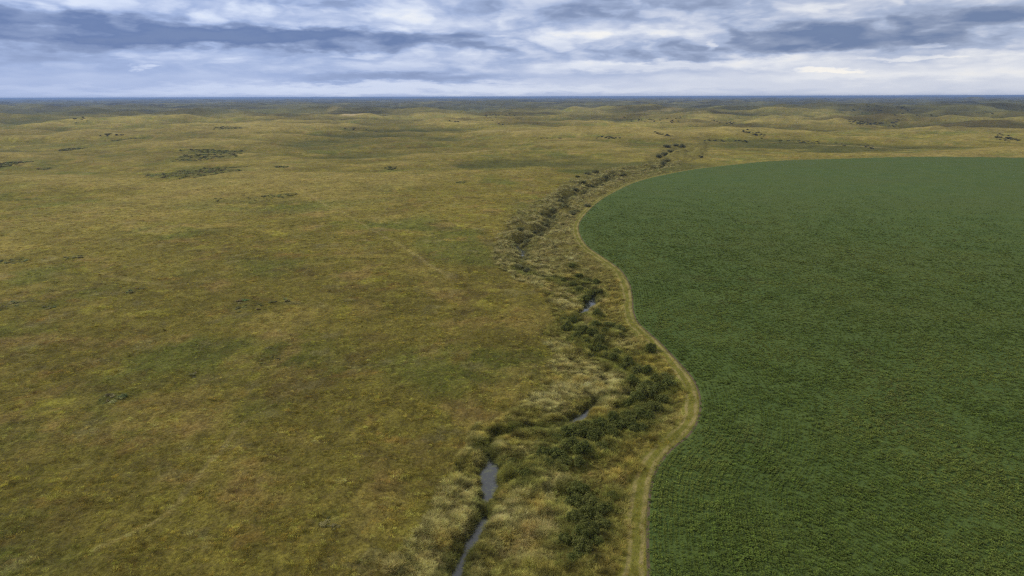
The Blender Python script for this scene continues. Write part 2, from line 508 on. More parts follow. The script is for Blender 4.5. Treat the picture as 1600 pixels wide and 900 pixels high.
def ground_material():
    m, g = mat('prairie_ground')
    pos = g.n('ShaderNodeNewGeometry').outputs['Position']
    base = g.attr('land', out='Color')
    n1 = g.noise(pos, 1.7, 4, 0.65)
    n2 = g.noise(pos, 0.22, 5, 0.65, 0.6)
    n3 = g.noise(pos, 0.035, 5, 0.65, 0.8)
    k = g.m('MULTIPLY', g.ss(n1, 0.3, 0.72, 0.62, 1.32), g.m('MULTIPLY', g.ss(n2, 0.32, 0.7, 0.72, 1.25), g.ss(n3, 0.3, 0.7, 0.82, 1.18)))
    sc_ = g.n('ShaderNodeVectorMath', operation='SCALE'); g.put(sc_.inputs[0], base); g.put(sc_.inputs['Scale'], k)
    hue = g.mix(g.ss(g.noise(pos, 0.6, 4, 0.6), 0.45, 0.7, 0, 0.35), sc_.outputs[0], (0.10, 0.075, 0.03))
    # the mown margin with its two wheel ruts, measured from the crop's edge
    fs = g.attr('field_edge')
    wob = g.m('ADD', fs, g.m('MULTIPLY', g.m('SUBTRACT', g.noise(pos, 0.16, 4, 0.6), 0.5), 1.5))
    strip = g.m('MULTIPLY', g.ss(wob, -4.6, -3.4), g.ss(wob, 0.6, -0.2))
    mcol = g.mix(g.ss(n2, .35, .65), (0.120, 0.122, 0.020), (0.180, 0.174, 0.032))
    mcol = g.mix(g.ss(n1, .45, .75, 0, .5), mcol, (0.20, 0.17, 0.06))
    c = g.mix(g.m('MULTIPLY', strip, 0.9), hue, mcol)
    for off, w in ((-0.95, 0.28), (-2.75, 0.26)):
        rut = g.ss(g.m('ABSOLUTE', g.m('SUBTRACT', wob, off)), w + 0.25, w * 0.5)
        c = g.mix(g.m('MULTIPLY', rut, g.ss(n2, .36, .62, .2, .8)), c, (0.29, 0.235, 0.100))
    soil = g.m('MULTIPLY', g.ss(fs, -0.55, -0.2), g.ss(n1, .25, .6, .4, 1))
    c = g.mix(soil, c, (0.115, 0.088, 0.060))
    # damp ground at the channel bottom, gully shade mixed into its colour
    cd = g.attr('creek_low')
    c = g.mix(g.m('MULTIPLY', cd, 0.7), c, (0.040, 0.042, 0.018))
    h = g.m('ADD', g.m('MULTIPLY', n1, 0.5), n2)
    finish(g, c, 0.95, 0.05, h, 1.0, 0.8)
    return m


def crop_material():
    m, g = mat('crop_canopy')
    pos = g.n('ShaderNodeNewGeometry').outputs['Position']
    n1 = g.noise(pos, 1.3, 4, 0.7)
    n2 = g.noise(pos, 0.09, 5, 0.65, 0.5)
    n3 = g.noise(pos, 0.012, 4, 0.6, 0.6)
    c = g.mix(g.ss(n2, 0.32, 0.68), (0.066, 0.104, 0.024), (0.090, 0.128, 0.029))
    c = g.mix(g.ss(n3, 0.4, 0.66, 0, 0.5), c, (0.088, 0.112, 0.026))
    c = g.mix(g.ss(n1, 0.38, 0.70, 0.0, 0.45), c, (0.034, 0.056, 0.014))
    finish(g, c, 0.9, 0.08, n1, 1.0, 0.5)
    return m


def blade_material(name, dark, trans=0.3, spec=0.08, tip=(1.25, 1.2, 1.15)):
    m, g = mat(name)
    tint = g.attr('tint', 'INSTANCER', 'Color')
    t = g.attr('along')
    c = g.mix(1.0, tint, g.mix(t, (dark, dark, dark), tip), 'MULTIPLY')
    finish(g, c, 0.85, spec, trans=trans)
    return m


M_GROUND, M_CROP = ground_material(), crop_material()
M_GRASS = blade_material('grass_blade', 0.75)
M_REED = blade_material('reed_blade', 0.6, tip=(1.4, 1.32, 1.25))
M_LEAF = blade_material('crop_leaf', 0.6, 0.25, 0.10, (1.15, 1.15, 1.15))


def willow_mat(name, a, b):
    m, g = mat(name)
    pos = g.n('ShaderNodeTexCoord').outputs['Object']
    rnd = g.n('ShaderNodeObjectInfo').outputs['Random']
    c = g.mix(g.ss(g.noise(pos, 1.6, 3), .38, .62), a, b)
    c = g.mix(g.m('MULTIPLY', rnd, 0.5), c, (0.13, 0.135, 0.036))
    finish(g, c, 0.75, 0.06, trans=0.3)
    return m


M_WIL = willow_mat('willow_leaf', (0.078, 0.096, 0.022), (0.175, 0.190, 0.048))
M_WIL3 = willow_mat('young_willow_leaf', (0.115, 0.130, 0.032), (0.20, 0.205, 0.058))
M_WIL2 = willow_mat('grey_willow_leaf', (0.15, 0.155, 0.070), (0.25, 0.24, 0.115))
m_, g_ = mat('shrub_bark'); finish(g_, g_.mix(g_.noise(g_.n('ShaderNodeTexCoord').outputs['Object'], 6, 3), (0.07, 0.05, 0.035), (0.16, 0.13, 0.10)), 0.9); M_BARK = m_
m_, g_ = mat('creek_water')
wp = g_.n('ShaderNodeNewGeometry').outputs['Position']
weed = g_.ss(g_.noise(wp, 1.3, 5, 0.7), 0.50, 0.60)
wc = g_.mix(weed, (0.018, 0.022, 0.022), (0.075, 0.085, 0.040))
finish(g_, wc, g_.m('MULTIPLY_ADD', weed, 0.5, 0.06), 1.0, g_.noise(wp, 2.5, 2), 0.06, 0.1)
M_WATER = m_


# ------------------------------------------------------------------ mesh helpers
def link(name, me, m, parent=None, kind=None):
    o = bpy.data.objects.new(name, me)
    if m is not None: me.materials.append(m)
    COL.objects.link(o); o.parent = parent
    if kind: o['kind'] = kind
    return o


def grid_mesh(name, X, Y, Z, keep=None, wrap=False):
    nr, nc = X.shape
    idx = np.arange(nr * nc).reshape(nr, nc)
    a, b, c_, d_ = idx[:-1, :-1], idx[:-1, 1:], idx[1:, 1:], idx[1:, :-1]
    q = np.stack([a, b, c_, d_], -1).reshape(-1, 4)
    if keep is not None:
        k = keep.reshape(-1)
        q = q[(k[q]).any(1)]
        used = np.unique(q); re = np.full(nr * nc, -1); re[used] = np.arange(len(used)); q = re[q]
    else:
        used = np.arange(nr * nc)
    co = np.stack([X.reshape(-1)[used], Y.reshape(-1)[used], Z.reshape(-1)[used]], -1)
    me = bpy.data.meshes.new(name)
    me.vertices.add(len(co)); me.vertices.foreach_set('co', co.astype(np.float32).ravel())
    me.loops.add(q.size); me.loops.foreach_set('vertex_index', q.astype(np.int32).ravel())
    me.polygons.add(len(q)); me.polygons.foreach_set('loop_start', np.arange(0, q.size, 4, dtype=np.int32))
    me.polygons.foreach_set('use_smooth', np.ones(len(q), bool))
    me.update(); me.validate()
    return me, used, co


def add_attr(me, name, vals, typ='FLOAT'):
    a = me.attributes.new(name, typ, 'POINT')
    if typ == 'FLOAT': a.data.foreach_set('value', vals.astype(np.float32).ravel())
    elif typ == 'FLOAT_VECTOR': a.data.foreach_set('vector', vals.astype(np.float32).ravel())
    elif typ == 'FLOAT_COLOR':
        v = np.concatenate([vals, np.ones((len(vals), 1))], 1)
        a.data.foreach_set('color', v.astype(np.float32).ravel())
    elif typ == 'INT': a.data.foreach_set('value', vals.astype(np.int32).ravel())


# ------------------------------------------------------------------ ground sheet: fine in front, coarse behind, out to the horizon
az_f = np.radians(np.arange(-52, 52.01, 0.105))
az_b = np.radians(np.concatenate([np.arange(53, 307, 3.0)]))
azs = np.concatenate([az_f, az_b, [az_f[0] + 2 * math.pi]])
rs = [2.0]
while rs[-1] < 60000:
    r = rs[-1]
    k = 0.10 if r < 45 else (0.0055 if r < 420 else (0.009 if r < 1500 else (0.014 if r < 12000 else 0.03)))
    rs.append(r * (1 + k))
rs = np.array(rs)
AZ, RR = np.meshgrid(azs, rs)
X, Y = np.sin(AZ) * RR, np.cos(AZ) * RR
Z = height(X, Y)
me, used, co = grid_mesh('ground', X, Y, Z)
x, y = co[:, 0], co[:, 1]
fs = field_sdf(x, y)
cd, cw = creek(x, y)
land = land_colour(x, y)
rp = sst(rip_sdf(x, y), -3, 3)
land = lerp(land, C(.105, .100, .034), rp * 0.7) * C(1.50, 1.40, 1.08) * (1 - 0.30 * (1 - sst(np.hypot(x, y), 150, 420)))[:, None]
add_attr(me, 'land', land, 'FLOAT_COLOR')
add_attr(me, 'field_edge', fs)
add_attr(me, 'creek_low', (1 - sst(cd, cw + 0.8, cw + 3.4)) * (1 - sst(np.hypot(x, y), 700, 900)))
link('ground', me, M_GROUND, kind='structure')

# crop field: a leafy canopy sheet 0.4 m over the soil, sinking under it at its edge
sel = (np.abs(np.degrees(AZ)) < 52.5) & (RR < 1010) & (field_sdf(X, Y) > -1.5) & (RR > 30)
FS = field_sdf(X, Y)
ZC = Z - 0.25 + (0.36 + 0.25 * sst(RR, 150, 450)) * sst(FS, -0.35, 0.35) + 0.10 * fbm(X, Y, 2.2, 2, 101) * sst(FS, 0, 1)
me, used, co = grid_mesh('crop_field', X, Y, ZC, keep=sel)
link('crop_field', me, M_CROP, kind='structure')

# creek water: one level sheet following the channel, showing where the bed lies below it
pts = CRK[(CRK[:, 1] < 330) & (CRK[:, 1] > 40)]
ns = len(pts)
wx_, wy_ = [], []
for i in range(ns):
    a_, b_ = pts[max(i - 1, 0)], pts[min(i + 1, ns - 1)]
    dx, dy = b_[0] - a_[0], b_[1] - a_[1]; L = math.hypot(dx, dy)
    nx, ny = -dy / L, dx / L
    hw = pts[i][2] + 0.75
    wx_.append([pts[i][0] + nx * hw * s for s in (-1, 0, 1)]); wy_.append([pts[i][1] + ny * hw * s for s in (-1, 0, 1)])
wx_, wy_ = np.array(wx_), np.array(wy_)
me, _, _ = grid_mesh('creek_water', wx_, wy_, CZ - 2.35 * sst(np.hypot(wx_, wy_), 225, 330))
link('creek_water', me, M_WATER, kind='structure')


# willow shrubs, clump by clump: photo position of each foot and its radius in metres
GREENW, GREYW = 0, 1
CLUMPS = [
    ('the thicket beside the wheel track at the bottom', 'dark green', GREENW,
     [(906, 772, 1.9), (925, 788, 1.7), (895, 789, 1.6), (945, 800, 1.4), (918, 807, 1.8), (899, 815, 1.3), (941, 823, 1.4), (922, 832, 1.6), (905, 840, 1.4), (886, 847, 1.2), (909, 858, 1.4), (930, 846, 1.2), (899, 873, 1.2), (955, 778, 1.1)]),
    ('the thicket right of the widest pool', 'mid green', GREENW,
     [(870, 687, 1.5), (890, 679, 1.8), (909, 686, 2.0), (929, 691, 1.8), (893, 702, 1.9), (912, 710, 1.8), (872, 714, 1.6), (850, 711, 1.5), (880, 724, 1.5), (938, 702, 1.3), (904, 727, 1.2), (856, 726, 1.0)]),
    ('the sparse scrub beside the widest pool', 'yellowish green', GREENW,
     [(824, 747, 1.3), (809, 739, 1.1), (836, 733, 1.0), (800, 722, 0.9)]),
    ('the thicket below the outward bend of the field', 'dark green', GREENW,
     [(917, 669, 1.5), (937, 671, 1.7), (953, 681, 1.4), (969, 666, 1.8), (991, 671, 1.7), (980, 652, 1.6), (1006, 656, 1.8), (1019, 645, 1.6), (1003, 672, 1.2), (958, 658, 1.5)]),
    ('the dense thicket inside the bend of the field', 'very dark green', GREENW,
     [(997, 629, 1.9), (1011, 621, 2.1), (1028, 613, 2.2), (1045, 605, 1.9), (1035, 628, 1.8), (1020, 639, 1.9), (1000, 644, 1.7), (982, 636, 1.5), (975, 651, 1.4), (1040, 593, 1.6), (984, 661, 1.4), (1012, 604, 1.6), (1023, 595, 1.3)]),
    ('the scrub midway up the dark creek bed', 'olive green', GREENW,
     [(958, 563, 1.4), (971, 576, 1.6), (983, 570, 1.5), (995, 582, 1.6), (964, 552, 1.3), (988, 598, 1.4), (1010, 582, 1.4), (1017, 549, 1.5), (946, 557, 1.2), (935, 548, 1.3)]),
    ('the scrub just below the small upper pool', 'green', GREENW,
     [(896, 506, 1.7), (886, 515, 1.6), (910, 518, 1.8), (924, 526, 1.7), (937, 536, 1.7), (953, 510, 1.5), (968, 518, 1.7), (933, 492, 1.5), (918, 538, 1.6), (945, 520, 1.5), (879, 500, 1.2), (900, 529, 1.4), (930, 509, 1.5), (943, 547, 1.3)]),
    ('the dark scrub just beyond the upper pool', 'dark green', GREENW,
     [(906, 455, 1.7), (924, 462, 1.8), (934, 458, 1.6), (915, 469, 1.6), (918, 440, 1.7), (930, 444, 1.5), (895, 447, 1.5), (880, 440, 1.3), (893, 417, 1.4), (866, 436, 1.3), (905, 433, 1.3)]),
    ('the scrub along the ravine left of the field', 'grey green', GREYW,
     [(883, 329, 2.3), (893, 335, 2.0), (902, 331, 2.1), (918, 323, 2.0), (847, 368, 2.2), (853, 354, 2.2), (823, 380, 2.2), (812, 372, 2.0), (834, 364, 1.8), (866, 342, 2.0), (824, 425, 1.8), (810, 418, 1.7), (862, 330, 2.2), (845, 333, 2.0), (875, 317, 2.2)]),
    ('the far ravine past the corner of the field', 'grey green', GREYW,
     [(930, 270, 3.2), (918, 271, 3.0), (936, 283, 2.8), (947, 279, 3.0), (974, 273, 2.6), (911, 289, 2.8), (899, 297, 2.6), (924, 291, 2.6), (887, 305, 2.4), (940, 290, 2.4), (960, 277, 2.6), (903, 277, 2.4)]),
    ('the last clump where the ravine fades out', 'grey green', GREYW,
     [(1042, 231, 5.0), (1055, 228, 4.5), (1066, 230, 4.5), (1039, 242, 4.0), (1047, 237, 4.5), (1030, 246, 3.6), (1043, 252, 3.2), (1035, 257, 3.0), (1020, 262, 2.6), (1060, 238, 4.0)]),
]

# ------------------------------------------------------------------ scattered ground cover
def strip_blades(nb, rad, h, w, lean, seed, seg=3, leafy=False):
    """one clump: nb bent tapering blades (or broad leaves) in a single mesh"""
    rg = np.random.default_rng(seed)
    V, Fc, A = [], [], []
    for _ in range(nb):
        a = rg.uniform(0, 2 * math.pi); rr = rad * math.sqrt(rg.uniform(0, 1))
        bx, by = rr * math.cos(a), rr * math.sin(a)
        da = a + rg.normal(0, 0.7)
        hh = h * rg.uniform(0.6, 1.1) * (1 - 0.35 * (rr / rad) ** 2)
        ln = lean * rg.uniform(0.5, 1.4) * hh
        ww = w * rg.uniform(0.7, 1.3)
        px, py = -math.sin(da), math.cos(da)
        b0 = len(V)
        z0 = rg.uniform(0.2, 0.75) * hh if leafy else -0.05
        for s in range(seg + 1):
            t = s / seg
            if leafy:
                out_ = ln * t + 0.02; z = z0 + hh * 0.45 * math.sin(t * 2.2) * 0.8
                wd = ww * math.sin(math.pi * (0.08 + 0.88 * t))
            else:
                out_ = ln * t * t; z = z0 + hh * (t - 0.22 * t * t * min(lean, 1.5)); wd = ww * (1 - t) ** 0.6 * (0.6 + 0.4 * t) + 0.002
            cx, cy = bx + math.cos(da) * out_, by + math.sin(da) * out_
            V += [(cx + px * wd / 2, cy + py * wd / 2, z), (cx - px * wd / 2, cy - py * wd / 2, z)]
            A += [t, t] if not leafy else [min(1, z / h)] * 2
            if s:
                k = b0 + 2 * s
                Fc.append((k - 2, k - 1, k + 1, k))
    me = bpy.data.meshes.new('clump'); me.from_pydata(V, [], Fc); me.update()
    add_attr(me, 'along', np.clip(np.array(A), 0, 1))
    return me


def proto_collection(name, meshes, m):
    c = bpy.data.collections.new(name)
    for i, me in enumerate(meshes):
        if m is not None and not me.materials: me.materials.append(m)
        o = bpy.data.objects.new('%s_%02d' % (name, i), me); c.objects.link(o)
    return c


def scatter(name, coll, nvar, P, rot, scl, tint, label, cat):
    me = bpy.data.meshes.new(name)
    me.vertices.add(len(P)); me.vertices.foreach_set('co', P.astype(np.float32).ravel())
    add_attr(me, 'rot', rot, 'FLOAT_VECTOR'); add_attr(me, 'scl', scl, 'FLOAT_VECTOR'); add_attr(me, 'tint', tint, 'FLOAT_COLOR')
    add_attr(me, 'pick', RNG.integers(0, nvar, len(P)), 'INT')
    o = link(name, me, None)
    ng = bpy.data.node_groups.new(name + '_scatter', 'GeometryNodeTree')
    ng.interface.new_socket('Geometry', in_out='INPUT', socket_type='NodeSocketGeometry')
    ng.interface.new_socket('Geometry', in_out='OUTPUT', socket_type='NodeSocketGeometry')
    N, Lk = ng.nodes, ng.links
    gi, go = N.new('NodeGroupInput'), N.new('NodeGroupOutput')
    ci = N.new('GeometryNodeCollectionInfo'); ci.inputs['Collection'].default_value = coll
    ci.inputs['Separate Children'].default_value = True; ci.inputs['Reset Children'].default_value = True
    ip = N.new('GeometryNodeInstanceOnPoints'); ip.inputs['Pick Instance'].default_value = True

    def na(nm, ty):
        nd = N.new('GeometryNodeInputNamedAttribute'); nd.data_type = ty; nd.inputs['Name'].default_value = nm
        return nd.outputs['Attribute']
    Lk.new(gi.outputs[0], ip.inputs['Points']); Lk.new(ci.outputs[0], ip.inputs['Instance'])
    Lk.new(na('pick', 'INT'), ip.inputs['Instance Index'])
    Lk.new(na('rot', 'FLOAT_VECTOR'), ip.inputs['Rotation']); Lk.new(na('scl', 'FLOAT_VECTOR'), ip.inputs['Scale'])
    Lk.new(ip.outputs[0], go.inputs[0])
    md = o.modifiers.new('scatter', 'NODES'); md.node_group = ng
    o['kind'] = 'stuff'; o['label'] = label; o['category'] = cat
    return o


def sample_wedge(n, r0, r1, amax, power=1.0):
    """points in front of the camera position, denser near it"""
    u = RNG.uniform(0, 1, n)
    if power == 0: r = r0 * (r1 / r0) ** u
    else: r = (r0 ** power + u * (r1 ** power - r0 ** power)) ** (1 / power)
    a = np.radians(RNG.uniform(-amax, amax, n))
    return np.sin(a) * r, np.cos(a) * r


def tuftiness(x, y, sc_, seed):
    # pale clumps and dark gaps noised into the tint, a metre or two across
    a = fbm(x * 0.75 + 0.4 * y, y * 1.1 - 0.2 * x, sc_, 2, seed, 0.6)
    return np.clip(1 + 1.5 * a, 0.38, 1.95)


def vary(c, amt, n):
    k = RNG.normal(1, amt, (n, 1)); h_ = RNG.normal(0, amt * 0.25, (n, 3))
    return np.clip(c * np.clip(k, 0.4, 1.8) * (1 + h_), 0.004, 0.6)


def up(n, tilt=0.15):
    return np.stack([RNG.normal(0, tilt, n), RNG.normal(0, tilt, n), RNG.uniform(0, 2 * math.pi, n)], -1)


# prairie tussocks
tus = [strip_blades(26, 0.38, 0.30, 0.045, 0.8, 200 + i) for i in range(6)]
c_tus = proto_collection('tussock', tus, M_GRASS)
x, y = sample_wedge(330000, 62, 620, 46, 0.9)
fs, rp = field_sdf(x, y), rip_sdf(x, y)
cd, cw = creek(x, y)
clump = fbm(x, y, 5.0, 3, 111)
keep = (fs < -0.3) & ((rp < 1.5) | (fs > -4.4)) & ((fs < -3.6) | (RNG.uniform(0, 1, len(x)) < 0.8)) & (RNG.uniform(0, 1, len(x)) < 0.52 + 1.3 * clump)
x, y = x[keep], y[keep]
rr = np.hypot(x, y)
z = height(x, y)
s = (0.75 + 0.5 * RNG.uniform(0, 1, len(x)) + 0.9 * np.clip(fbm(x, y, 7, 3, 115), -0.3, 0.7)) * (1 + 0.55 * sst(rr, 150, 500))
flat = 1.1 - 0.65 * sst(rr, 250, 600)
scl = np.stack([s, s, s * flat], -1)
fs = fs[keep]; mg = sst(fs, -4.6, -3.6)
scl = scl * (1 - 0.30 * mg)[:, None]
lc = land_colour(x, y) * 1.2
lc = lerp(lc, C(.150, .142, .026), mg * 0.8)
tint = vary(lc * np.clip(tuftiness(x, y, 1.15, 171) * (0.35 + 0.65 * tuftiness(x, y, 4.0, 175)), .3, 2.4)[:, None] * C(2.20, 2.04, 1.40), 0.32, len(x))
scatter('prairie_grass', c_tus, len(tus), np.stack([x, y, z - 0.02], -1), up(len(x)), scl, tint, 'olive and straw coloured grass tussocks covering the open prairie', 'grass')
print('prairie', len(x))

# tall pale grass and reeds in the creek bottom
reeds = [strip_blades(34, 0.50, 1.05, 0.05, 0.75, 300 + i) for i in range(6)]
c_reed = proto_collection('reed', reeds, M_REED)
x, y = sample_wedge(150000, 60, 620, 40, 0.9)
x = np.concatenate([x, CRK[RNG.integers(0, 130, 60000), 0] + RNG.normal(0, 9, 60000)]); y2 = None
n_add = 60000
ii = RNG.integers(0, len(CRK) - 30, n_add)
x = np.concatenate([x[:150000], CRK[ii, 0] + RNG.normal(0, 8, n_add)]); y = np.concatenate([y, CRK[ii, 1] + RNG.normal(0, 8, n_add)])
fs, rp = field_sdf(x, y), rip_sdf(x, y)
cd, cw = creek(x, y)
edge_n = 5 * fbm(x, y, 9, 3, 121)
keep = (fs < -3.1 + 1.6 * fbm(x, y, 6, 2, 119)) & (rp + edge_n > 0) & (cd + 0.6 * fbm(x, y, 2.5, 2, 117) > np.where(cw > 0.4, cw - 0.05, 0.0)) & (np.hypot(x, y) > 60)
x, y, cd, cw, fs, rp = x[keep], y[keep], cd[keep], cw[keep], fs[keep], rp[keep]
rr = np.hypot(x, y)
z = height(x, y)
far_ = sst(rr, 210, 290)
wet_shade = 1 - sst(cd + 2.2 * fbm(x, y, 6, 3, 123), 0.7 + 1.3 * far_, 3.0 + 1.6 * far_)  # damp creek-side reeds, with the gully's shade put into their tint
kh = sst(fbm(x, y, 7, 3, 125, 0.55), -0.25, 0.35)
s = (0.50 + 0.55 * kh + 0.25 * RNG.uniform(0, 1, len(x))) * (1 + 0.25 * sst(rr, 200, 500))
scl = np.stack([s, s, s * (0.65 + 0.35 * kh)], -1)
pale = sst(fbm(x, y, 16, 4, 131, 0.6), -0.12, 0.30)
pale = np.maximum(pale, far_ * 0.9 * sst(cd, 4, 6) * (1 - sst(cd, 10, 18)))
for px, py, rad in ((690, 820, 7), (652, 880, 8), (722, 768, 5), (668, 850, 6), (700, 790, 5), (940, 590, 8), (905, 570, 7), (880, 560, 5), (790, 395, 9), (805, 368, 9), (845, 325, 12), (640, 905, 6), (775, 385, 8)):
    bx_, by_ = at(px, py, 0)
    pale = np.maximum(pale, 0.62 * (1 - sst(np.hypot(x - bx_, y - by_) / rad + 0.5 * fbm(x, y, 5, 2, 133), 0.6, 1.3)))
c = lerp(np.broadcast_to(C(.155, .155, .048), x.shape + (3,)), C(.30, .295, .150), pale * 0.85)
c = lerp(c, C(.28, .24, .075), sst(fbm(x, y, 8, 3, 137), 0.12, 0.4) * 0.6)
c = lerp(c, C(.22, .185, .115), sst(fbm(x, y, 13, 3, 139), 0.25, 0.5) * 0.4)
c = lerp(c, C(.075, .090, .024), wet_shade * 0.8)
c = lerp(c, C(.22, .195, .055), (1 - sst(-fs, 4, 12)) * 0.6)
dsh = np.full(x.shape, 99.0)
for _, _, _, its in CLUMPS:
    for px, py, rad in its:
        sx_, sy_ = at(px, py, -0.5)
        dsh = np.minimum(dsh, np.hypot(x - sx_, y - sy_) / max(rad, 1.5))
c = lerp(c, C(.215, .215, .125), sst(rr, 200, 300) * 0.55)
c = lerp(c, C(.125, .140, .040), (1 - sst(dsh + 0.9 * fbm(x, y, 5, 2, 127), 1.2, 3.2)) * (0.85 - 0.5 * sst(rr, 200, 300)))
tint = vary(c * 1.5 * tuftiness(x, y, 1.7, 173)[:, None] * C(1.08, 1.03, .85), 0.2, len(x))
# the wind has laid the tall grass over, in patches
wd = fbm(x, y, 30, 2, 141) * 2.5 + 0.6
ly = 0.25 + 0.55 * sst(fbm(x, y, 10, 3, 145), -0.1, 0.35)
rot = np.stack([RNG.normal(0, .15, len(x)) - ly * np.cos(wd), RNG.normal(0, .15, len(x)) + ly * np.sin(wd), RNG.uniform(0, 6.28, len(x))], -1)
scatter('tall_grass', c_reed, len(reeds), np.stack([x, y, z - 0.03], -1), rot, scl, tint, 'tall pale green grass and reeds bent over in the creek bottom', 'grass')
print('tall', len(x))

# crop plants in rows that follow the field's edge near it and run straight inside
plants = [strip_blades(14, 0.13, 0.48, 0.15, 0.55, 400 + i, 2, True) for i in range(6)]
c_crop = proto_collection('crop_plant', plants, M_LEAF)
x, y = sample_wedge(420000, 62, 620, 44, 0.85)
fs = field_sdf(x, y)
k = fs > 0.15
x, y, fs = x[k], y[k], fs[k]
ROW = 0.76
gxn = (field_sdf(x + 1, y) - field_sdf(x - 1, y)) / 2; gyn = (field_sdf(x, y + 1) - field_sdf(x, y - 1)) / 2
snap = np.round(fs / ROW) * ROW - fs
hd = fs < 22
ang = math.radians(24); ax_, ay_ = math.cos(ang), math.sin(ang)
pr = x * ax_ + y * ay_
sn2 = np.round(pr / ROW) * ROW - pr
x = np.where(hd, x + gxn * snap, x + ax_ * sn2) + RNG.normal(0, .04, len(x))
y = np.where(hd, y + gyn * snap, y + ay_ * sn2) + RNG.normal(0, .04, len(x))
fs = field_sdf(x, y); gap = fbm(x, y, 6, 3, 151) - 0.45 * ((np.abs(fs - 8.7) < .35) | (np.abs(fs - 10.9) < .35))
k = RNG.uniform(0, 1, len(x)) < (0.9 + 0.8 * gap) * (1 - sst(np.hypot(x, y), 200, 560))
x, y, fs, gap = x[k], y[k], fs[k], gap[k]
rr = np.hypot(x, y)
z = height(x, y)
s = 0.80 + 0.35 * RNG.uniform(0, 1, len(x)) + 0.5 * fbm(x, y, 9, 3, 155) + 0.35 * sst(rr, 150, 400)
c = lerp(np.broadcast_to(C(.058, .092, .018), x.shape + (3,)), C(.086, .118, .026), sst(fbm(x, y, 30, 4, 161), -0.2, 0.3) * 0.7)
c = lerp(c, C(.085, .090, .035), sst(fbm(x, y, 18, 4, 163), 0.22, 0.5) * 0.3)
tint = vary(c * C(1.88, 1.64, 1.50) * np.clip(tuftiness(x, y, 1.8, 177), .85, 1.16)[:, None], 0.13, len(x))
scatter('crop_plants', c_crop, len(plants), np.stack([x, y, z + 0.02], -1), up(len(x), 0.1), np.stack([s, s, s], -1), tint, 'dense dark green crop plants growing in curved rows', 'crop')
print('crop', len(x))


# ------------------------------------------------------------------ willow shrubs
def foliage_mesh(seed, nleaf=2600, lobes=7, leaf=0.20, tall=0.85):
    """leaf-sized faces crowded around the outside of several uneven lobes; unit size: radius about 1"""
    rg = np.random.default_rng(seed)
    ctr = []
    for i in range(lobes):
        a = 2 * math.pi * i / lobes + rg.uniform(-.5, .5); d = rg.uniform(0.15, 0.68) if i else 0.0
        rad = rg.uniform(0.30, 0.50)
        ctr.append((d * math.cos(a), d * math.sin(a), tall * rg.uniform(0.40, 0.95) * (1.05 - 0.45 * d), rad, rg.uniform(0.8, 1.3)))
    V, Fc = [], []
    for _ in range(nleaf):
        cx, cy, cz, rad, sq = ctr[rg.integers(0, lobes)]
        v = rg.normal(0, 1, 3); v /= np.linalg.norm(v)
        rr = rad * rg.uniform(0.35, 1.0) ** 0.45 * (1 + 0.25 * math.sin(5 * v[0] + seed) * math.sin(4 * v[1]))
        if rg.uniform() < 0.06: rr *= 1.25
        p = np.array([cx, cy, cz]) + v * rr * np.array([1, 1, sq])
        if p[2] < 0.03: p[2] = rg.uniform(0.03, 0.2)
        n = v + rg.normal(0, 0.55, 3) + np.array([0, 0, 0.5]); n /= np.linalg.norm(n)
        t1 = np.cross(n, rg.normal(0, 1, 3)); t1 /= np.linalg.norm(t1); t2 = np.cross(n, t1)
        L = leaf * rg.uniform(0.5, 1.1) * 0.5; W = L * rg.uniform(0.35, 0.6)
        b = len(V)
        V += [tuple(p - t1 * L), tuple(p + t2 * W), tuple(p + t1 * L + n * L * .2), tuple(p - t2 * W)]
        Fc.append((b, b + 1, b + 2, b + 3))
    me = bpy.data.meshes.new('foliage'); me.from_pydata(V, [], Fc); me.update()
    return me, ctr


def stems_mesh(ctr, seed):
    rg = np.random.default_rng(seed)
    V, Fc = [], []
    for cx, cy, cz, rad, sq in ctr:
        for rep in range(2):
            ex, ey, ez = cx + rg.uniform(-.15, .15), cy + rg.uniform(-.15, .15), cz + rad * 0.5
            bx, by = rg.uniform(-.12, .12), rg.uniform(-.12, .12)
            prev = None
            for s in range(5):
                t = s / 4; r0 = 0.035 * (1 - 0.8 * t)
                x_, y_ = bx + (ex - bx) * t ** 1.4, by + (ey - by) * t ** 1.4; z_ = -0.25 + (ez + 0.25) * t
                ring = []
                for k_ in range(5):
                    a = 2 * math.pi * k_ / 5
                    ring.append(len(V)); V.append((x_ + r0 * math.cos(a), y_ + r0 * math.sin(a), z_))
                if prev:
                    for k_ in range(5): Fc.append((prev[k_], prev[(k_ + 1) % 5], ring[(k_ + 1) % 5], ring[k_]))
                prev = ring
    me = bpy.data.meshes.new('stems'); me.from_pydata(V, [], Fc); me.update(); me.materials.append(M_BARK)
    return me


SH = []
for i in range(7):
    f, ctr = foliage_mesh(500 + i, 2400, 6 + i % 4, 0.20, 0.80 + 0.1 * (i % 3))
    s_ = stems_mesh(ctr, 600 + i)
    f2 = f.copy(); f3 = f.copy(); f.materials.append(M_WIL); f2.materials.append(M_WIL2); f3.materials.append(M_WIL3)
    SH.append((f, f2, s_, f3))

ORD = ['nearest', 'second nearest', 'third nearest', 'fourth nearest', 'fifth nearest', 'sixth nearest', 'seventh nearest', 'eighth nearest', 'ninth nearest', 'tenth nearest',
       'fifth farthest', 'fourth farthest', 'third farthest', 'second farthest', 'farthest']


def ordinal(k, n):
    if k == n - 1: return 'farthest'
    if n - 1 - k < 5 and k >= 5: return ['farthest', 'second farthest', 'third farthest', 'fourth farthest', 'fifth farthest'][n - 1 - k]
    return ORD[k]


